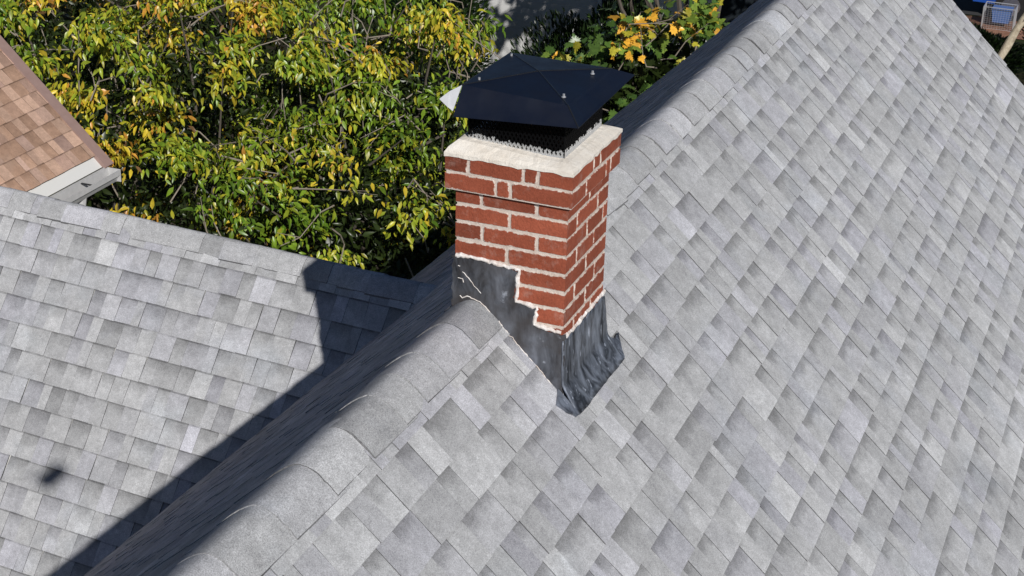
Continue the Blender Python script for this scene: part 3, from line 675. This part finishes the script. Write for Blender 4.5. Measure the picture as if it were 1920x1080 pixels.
for sy in (-1, 1):
    mb = MB(); yo = KY + sy * .80
    pts = [(-.95, 1.1), (-.5, 1.42), (.82, 1.44), (1.35, 1.1)]
    mb.add([(KX + x, yo - sy * .06 * (z - 1.1) * 3 + sy * q, ZG + z) for q in (.0, .012) for x, z in pts], [(0, 1, 2, 3), (7, 6, 5, 4), (0, 4, 5, 1), (1, 5, 6, 2), (2, 6, 7, 3), (3, 7, 4, 0)]); mb.build('side_window', M['glass'], car)
    for wx in (-1.35, 1.35):
        mb = MB(); mb.tube([(KX + wx, KY + sy * .70, ZG + .33), (KX + wx, KY + sy * .885, ZG + .33)], .33, 20); wh = mb.build('wheel', M['rubber'], car)
        mb = MB(); mb.tube([(KX + wx, KY + sy * .80, ZG + .33), (KX + wx, KY + sy * .895, ZG + .33)], .2, 16); mb.build('rim', M['chrome'], wh)
cage = empty('wire_cage', (-1.15, 30.7, ZG), 'small wire cage holding a blue tub on bare brown soil', 'cage')
mb = MB(); x0, x1, y0, y1, h = -1.46, -.82, 30.5, 30.95, .50
for (a_, b_) in ((x0, y0), (x1, y0), (x1, y1), (x0, y1)): mb.tube([(a_, b_, ZG), (a_, b_, ZG + h)], .011, 6)
for z in (.04, h): mb.tube([(x0, y0, ZG + z), (x1, y0, ZG + z), (x1, y1, ZG + z), (x0, y1, ZG + z), (x0, y0, ZG + z)], .010, 6)
mb.build('frame', M['steel'], cage)
mb = MB()
for i in range(1, 12):
    t = i / 12; xx = x0 + (x1 - x0) * t; yy = y0 + (y1 - y0) * t
    for y_ in (y0, y1): mb.tube([(xx, y_, ZG), (xx, y_, ZG + h)], .0022, 4)
    for x_ in (x0, x1): mb.tube([(x_, yy, ZG), (x_, yy, ZG + h)], .0022, 4)
    z = ZG + h * t
    for y_ in (y0, y1): mb.tube([(x0, y_, z), (x1, y_, z)], .0022, 4)
    for x_ in (x0, x1): mb.tube([(x_, y0, z), (x_, y1, z)], .0022, 4)
mb.build('wire_mesh', M['steel'], cage)
tub = MB(); M['tubblue'] = N('tub_blue').done((.10, .18, .42), .5)
tub.hexa([(x0 + .20, y0 + .12, ZG + .16), (x1 - .10, y0 + .12, ZG + .16), (x1 - .10, y1 - .05, ZG + .16), (x0 + .20, y1 - .05, ZG + .16), (x0 + .16, y0 + .08, ZG + .46), (x1 - .06, y0 + .08, ZG + .46), (x1 - .06, y1 - .03, ZG + .46), (x0 + .16, y1 - .03, ZG + .46)])
o = tub.build('tub', M['tubblue'], cage, label='blue tub inside the cage')
m = N('brown_soil'); M['soil'] = m.done(m.mix(m.noise(6, 6, .7), (.16, .07, .04), (.42, .24, .17)), .95, 0, .1, m.noise(9, 6), .8, .05)
bd = MB(); vs = []; nn_ = 28
for i in range(nn_): t = 2 * math.pi * i / nn_; rr_ = 1 + random.gauss(0, .05); vs.append((-1.2 + 1.5 * math.cos(t) * rr_, 30.75 + .75 * math.sin(t) * rr_, ZG + .02))
bd.add(vs + [(-1.2, 30.75, ZG + .06)], [(i, (i + 1) % nn_, nn_) for i in range(nn_)]); tag(bd.build('soil', M['soil']), kind='structure')
lt = empty('leaning_tree', (-.66, 24.3, ZG), 'pale barked leaning tree trunk at the right edge in front of dark evergreen', 'tree')
LTB = Vector((-.66, 24.3, ZG))
mb = MB(); mb.tube([LTB + Vector(p) for p in ((0, 0, -.1), (.05, 0, .5), (.21, 0, 1.2), (.30, .03, 1.42), (.42, .05, 1.75), (.60, .1, 2.1), (1.0, .2, 3.0), (1.5, .3, 4.6))], [.10, .085, .065, .078, .062, .075, .06, .05], 10)
mb.tube([LTB + Vector(p) for p in ((.42, .05, 1.75), (.9, .0, 2.6), (1.3, -.1, 3.3))], [.04, .03, .02], 8)
mb.tube([LTB + Vector(p) for p in ((1.0, .2, 3.0), (.8, .4, 3.8), (.6, .5, 4.8))], [.05, .035, .02], 8)
mb.build('trunk', M['pale'], lt, smooth=True)
PAL_D = np.array([(.010, .022, .006), (.015, .03, .008), (.02, .04, .01)])
n = 2600; d = rng.normal(size=(n, 3)); d /= np.linalg.norm(d, axis=1, keepdims=True)
leaves('crown', np.array(LTB)[None] + np.array([1.2, .4, 5.1]) + d * np.array([1.4, 1.3, .9]) * rng.uniform(.5, 1, (n, 1)), d + np.array([0, 0, -.6]), rng.normal(size=(n, 3)) + np.array([0, 0, 1.5]), rng.uniform(.07, .13, n), PAL_Y[rng.integers(0, 4, n)], 'oval', M['leaf'], lt)
def evergreen(base, rad, h, label, seed, cnt=7000, group='dark evergreens at the far edge'):
    t = empty('evergreen_shrub', base, label, 'shrub', group); rr = np.random.default_rng(seed)
    d = rr.normal(size=(cnt, 3)); d /= np.linalg.norm(d, axis=1, keepdims=True); rad_ = 1 - np.abs(rr.normal(0, .13, cnt))
    p = np.array(base)[None] + np.array([0, 0, h * .5]) + d * np.array([rad, rad, h * .5]) * (rad_ * (1 + .16 * noise3(d * 3, 1.2, seed)))[:, None]
    leaves('crown', p, d + np.array([0, 0, .5]), rr.normal(size=(cnt, 3)) + d, rr.uniform(.07, .13, cnt), PAL_D[rr.integers(0, 3, cnt)] * rr.uniform(.7, 1.3, (cnt, 1)), 'oval', M['leaf'], t)
    mb = MB(); mb.tube([Vector(base), Vector(base) + Vector((0, 0, h * .8))], [.12, .03], 8); mb.build('trunk', M['bark'], t)
evergreen((.95, 25.2, ZG), 1.15, 2.9, 'dark evergreen shrub behind the pale leaning trunk at the right edge', 31, 6000)
evergreen((-1.25, 27.2, ZG), .9, .78, 'low dark evergreen shrub in front of the brown soil', 32, 5000)
evergreen((-6.1, 18.6, ZG), 1.1, 2.5, 'dark evergreen shrub between the maple and the pale house wall', 33, 8000)
evergreen((-5.0, 17.6, ZG), 1.2, 3.2, 'dark evergreen shrub directly under the maple', 35, 8000)
evergreen((-9.2, 18.8, ZG), 1.35, 3.6, 'tall dark evergreen shrub at the top edge left of the pale house wall', 34, 9000)
# ------------------------------------------------------------------ ground
m = N('leaf_litter'); c = m.mix(m.ramp(m.noise(.7, 6, .7), .4, .6), (.035, .030, .018), (.030, .042, .014))
M['ground'] = m.done(m.mix(m.ramp(m.noise(9, 6, .75), .55, .75), c, (.12, .085, .05)), .95, 0, .1, m.noise(12, 6), .8, .05)
g_ = MB(); g_.add([(-500, -500, ZG), (500, -500, ZG), (500, 500, ZG), (-500, 500, ZG)], [(0, 1, 2, 3)]); tag(g_.build('ground', M['ground']), kind='structure')
m = N('asphalt'); M['asphalt'] = m.done(m.mix(m.noise(30, 5), (.045, .045, .047), (.06, .06, .062)), .9)
g_ = MB(); g_.add([(-60, 31.6, ZG + .006), (60, 31.6, ZG + .006), (60, 38.5, ZG + .006), (-60, 38.5, ZG + .006)], [(0, 1, 2, 3)]); tag(g_.build('road', M['asphalt']), kind='structure')
# ------------------------------------------------------------------ the hovering drone whose shadow lies on the left roof
dp = CAM - SUN * .30 + Vector((0, 0, .02))
dr = empty('drone', dp, 'small dark quadcopter drone casting the round spot of shadow on the left roof', 'drone')
M['dk'] = N('drone_shell').done((.04, .04, .045), .5)
mb = MB(); mb.hexa([dp + Vector(v) for v in ((-.042, -.085, -.03), (.042, -.085, -.03), (.034, .085, -.025), (-.034, .085, -.025), (-.036, -.075, .034), (.036, -.075, .034), (.030, .075, .030), (-.030, .075, .030))]); mb.build('body', M['dk'], dr)
for sx in (-1, 1):
    for sy in (-1, 1):
        e_ = dp + Vector((sx * .075, sy * .08, .012))
        mb = MB(); mb.tube([dp + Vector((sx * .02, sy * .03, .0)), e_], .004, 6); mb.tube([e_, e_ + Vector((0, 0, .015))], .007, 8); mb.build('arm', M['dk'], dr)
        mb = MB(); q = e_ + Vector((0, 0, .017)); an = random.uniform(0, 3); dx, dy = math.cos(an) * .045, math.sin(an) * .045
        mb.hexa([q + Vector(v) for v in ((-dx - dy * .07, -dy + dx * .07, 0), (-dx + dy * .07, -dy - dx * .07, 0), (dx + dy * .07, dy - dx * .07, 0), (dx - dy * .07, dy + dx * .07, 0), (-dx - dy * .07, -dy + dx * .07, .001), (-dx + dy * .07, -dy - dx * .07, .001), (dx + dy * .07, dy - dx * .07, .001), (dx - dy * .07, dy + dx * .07, .001))]); mb.build('propeller', M['dk'], dr)
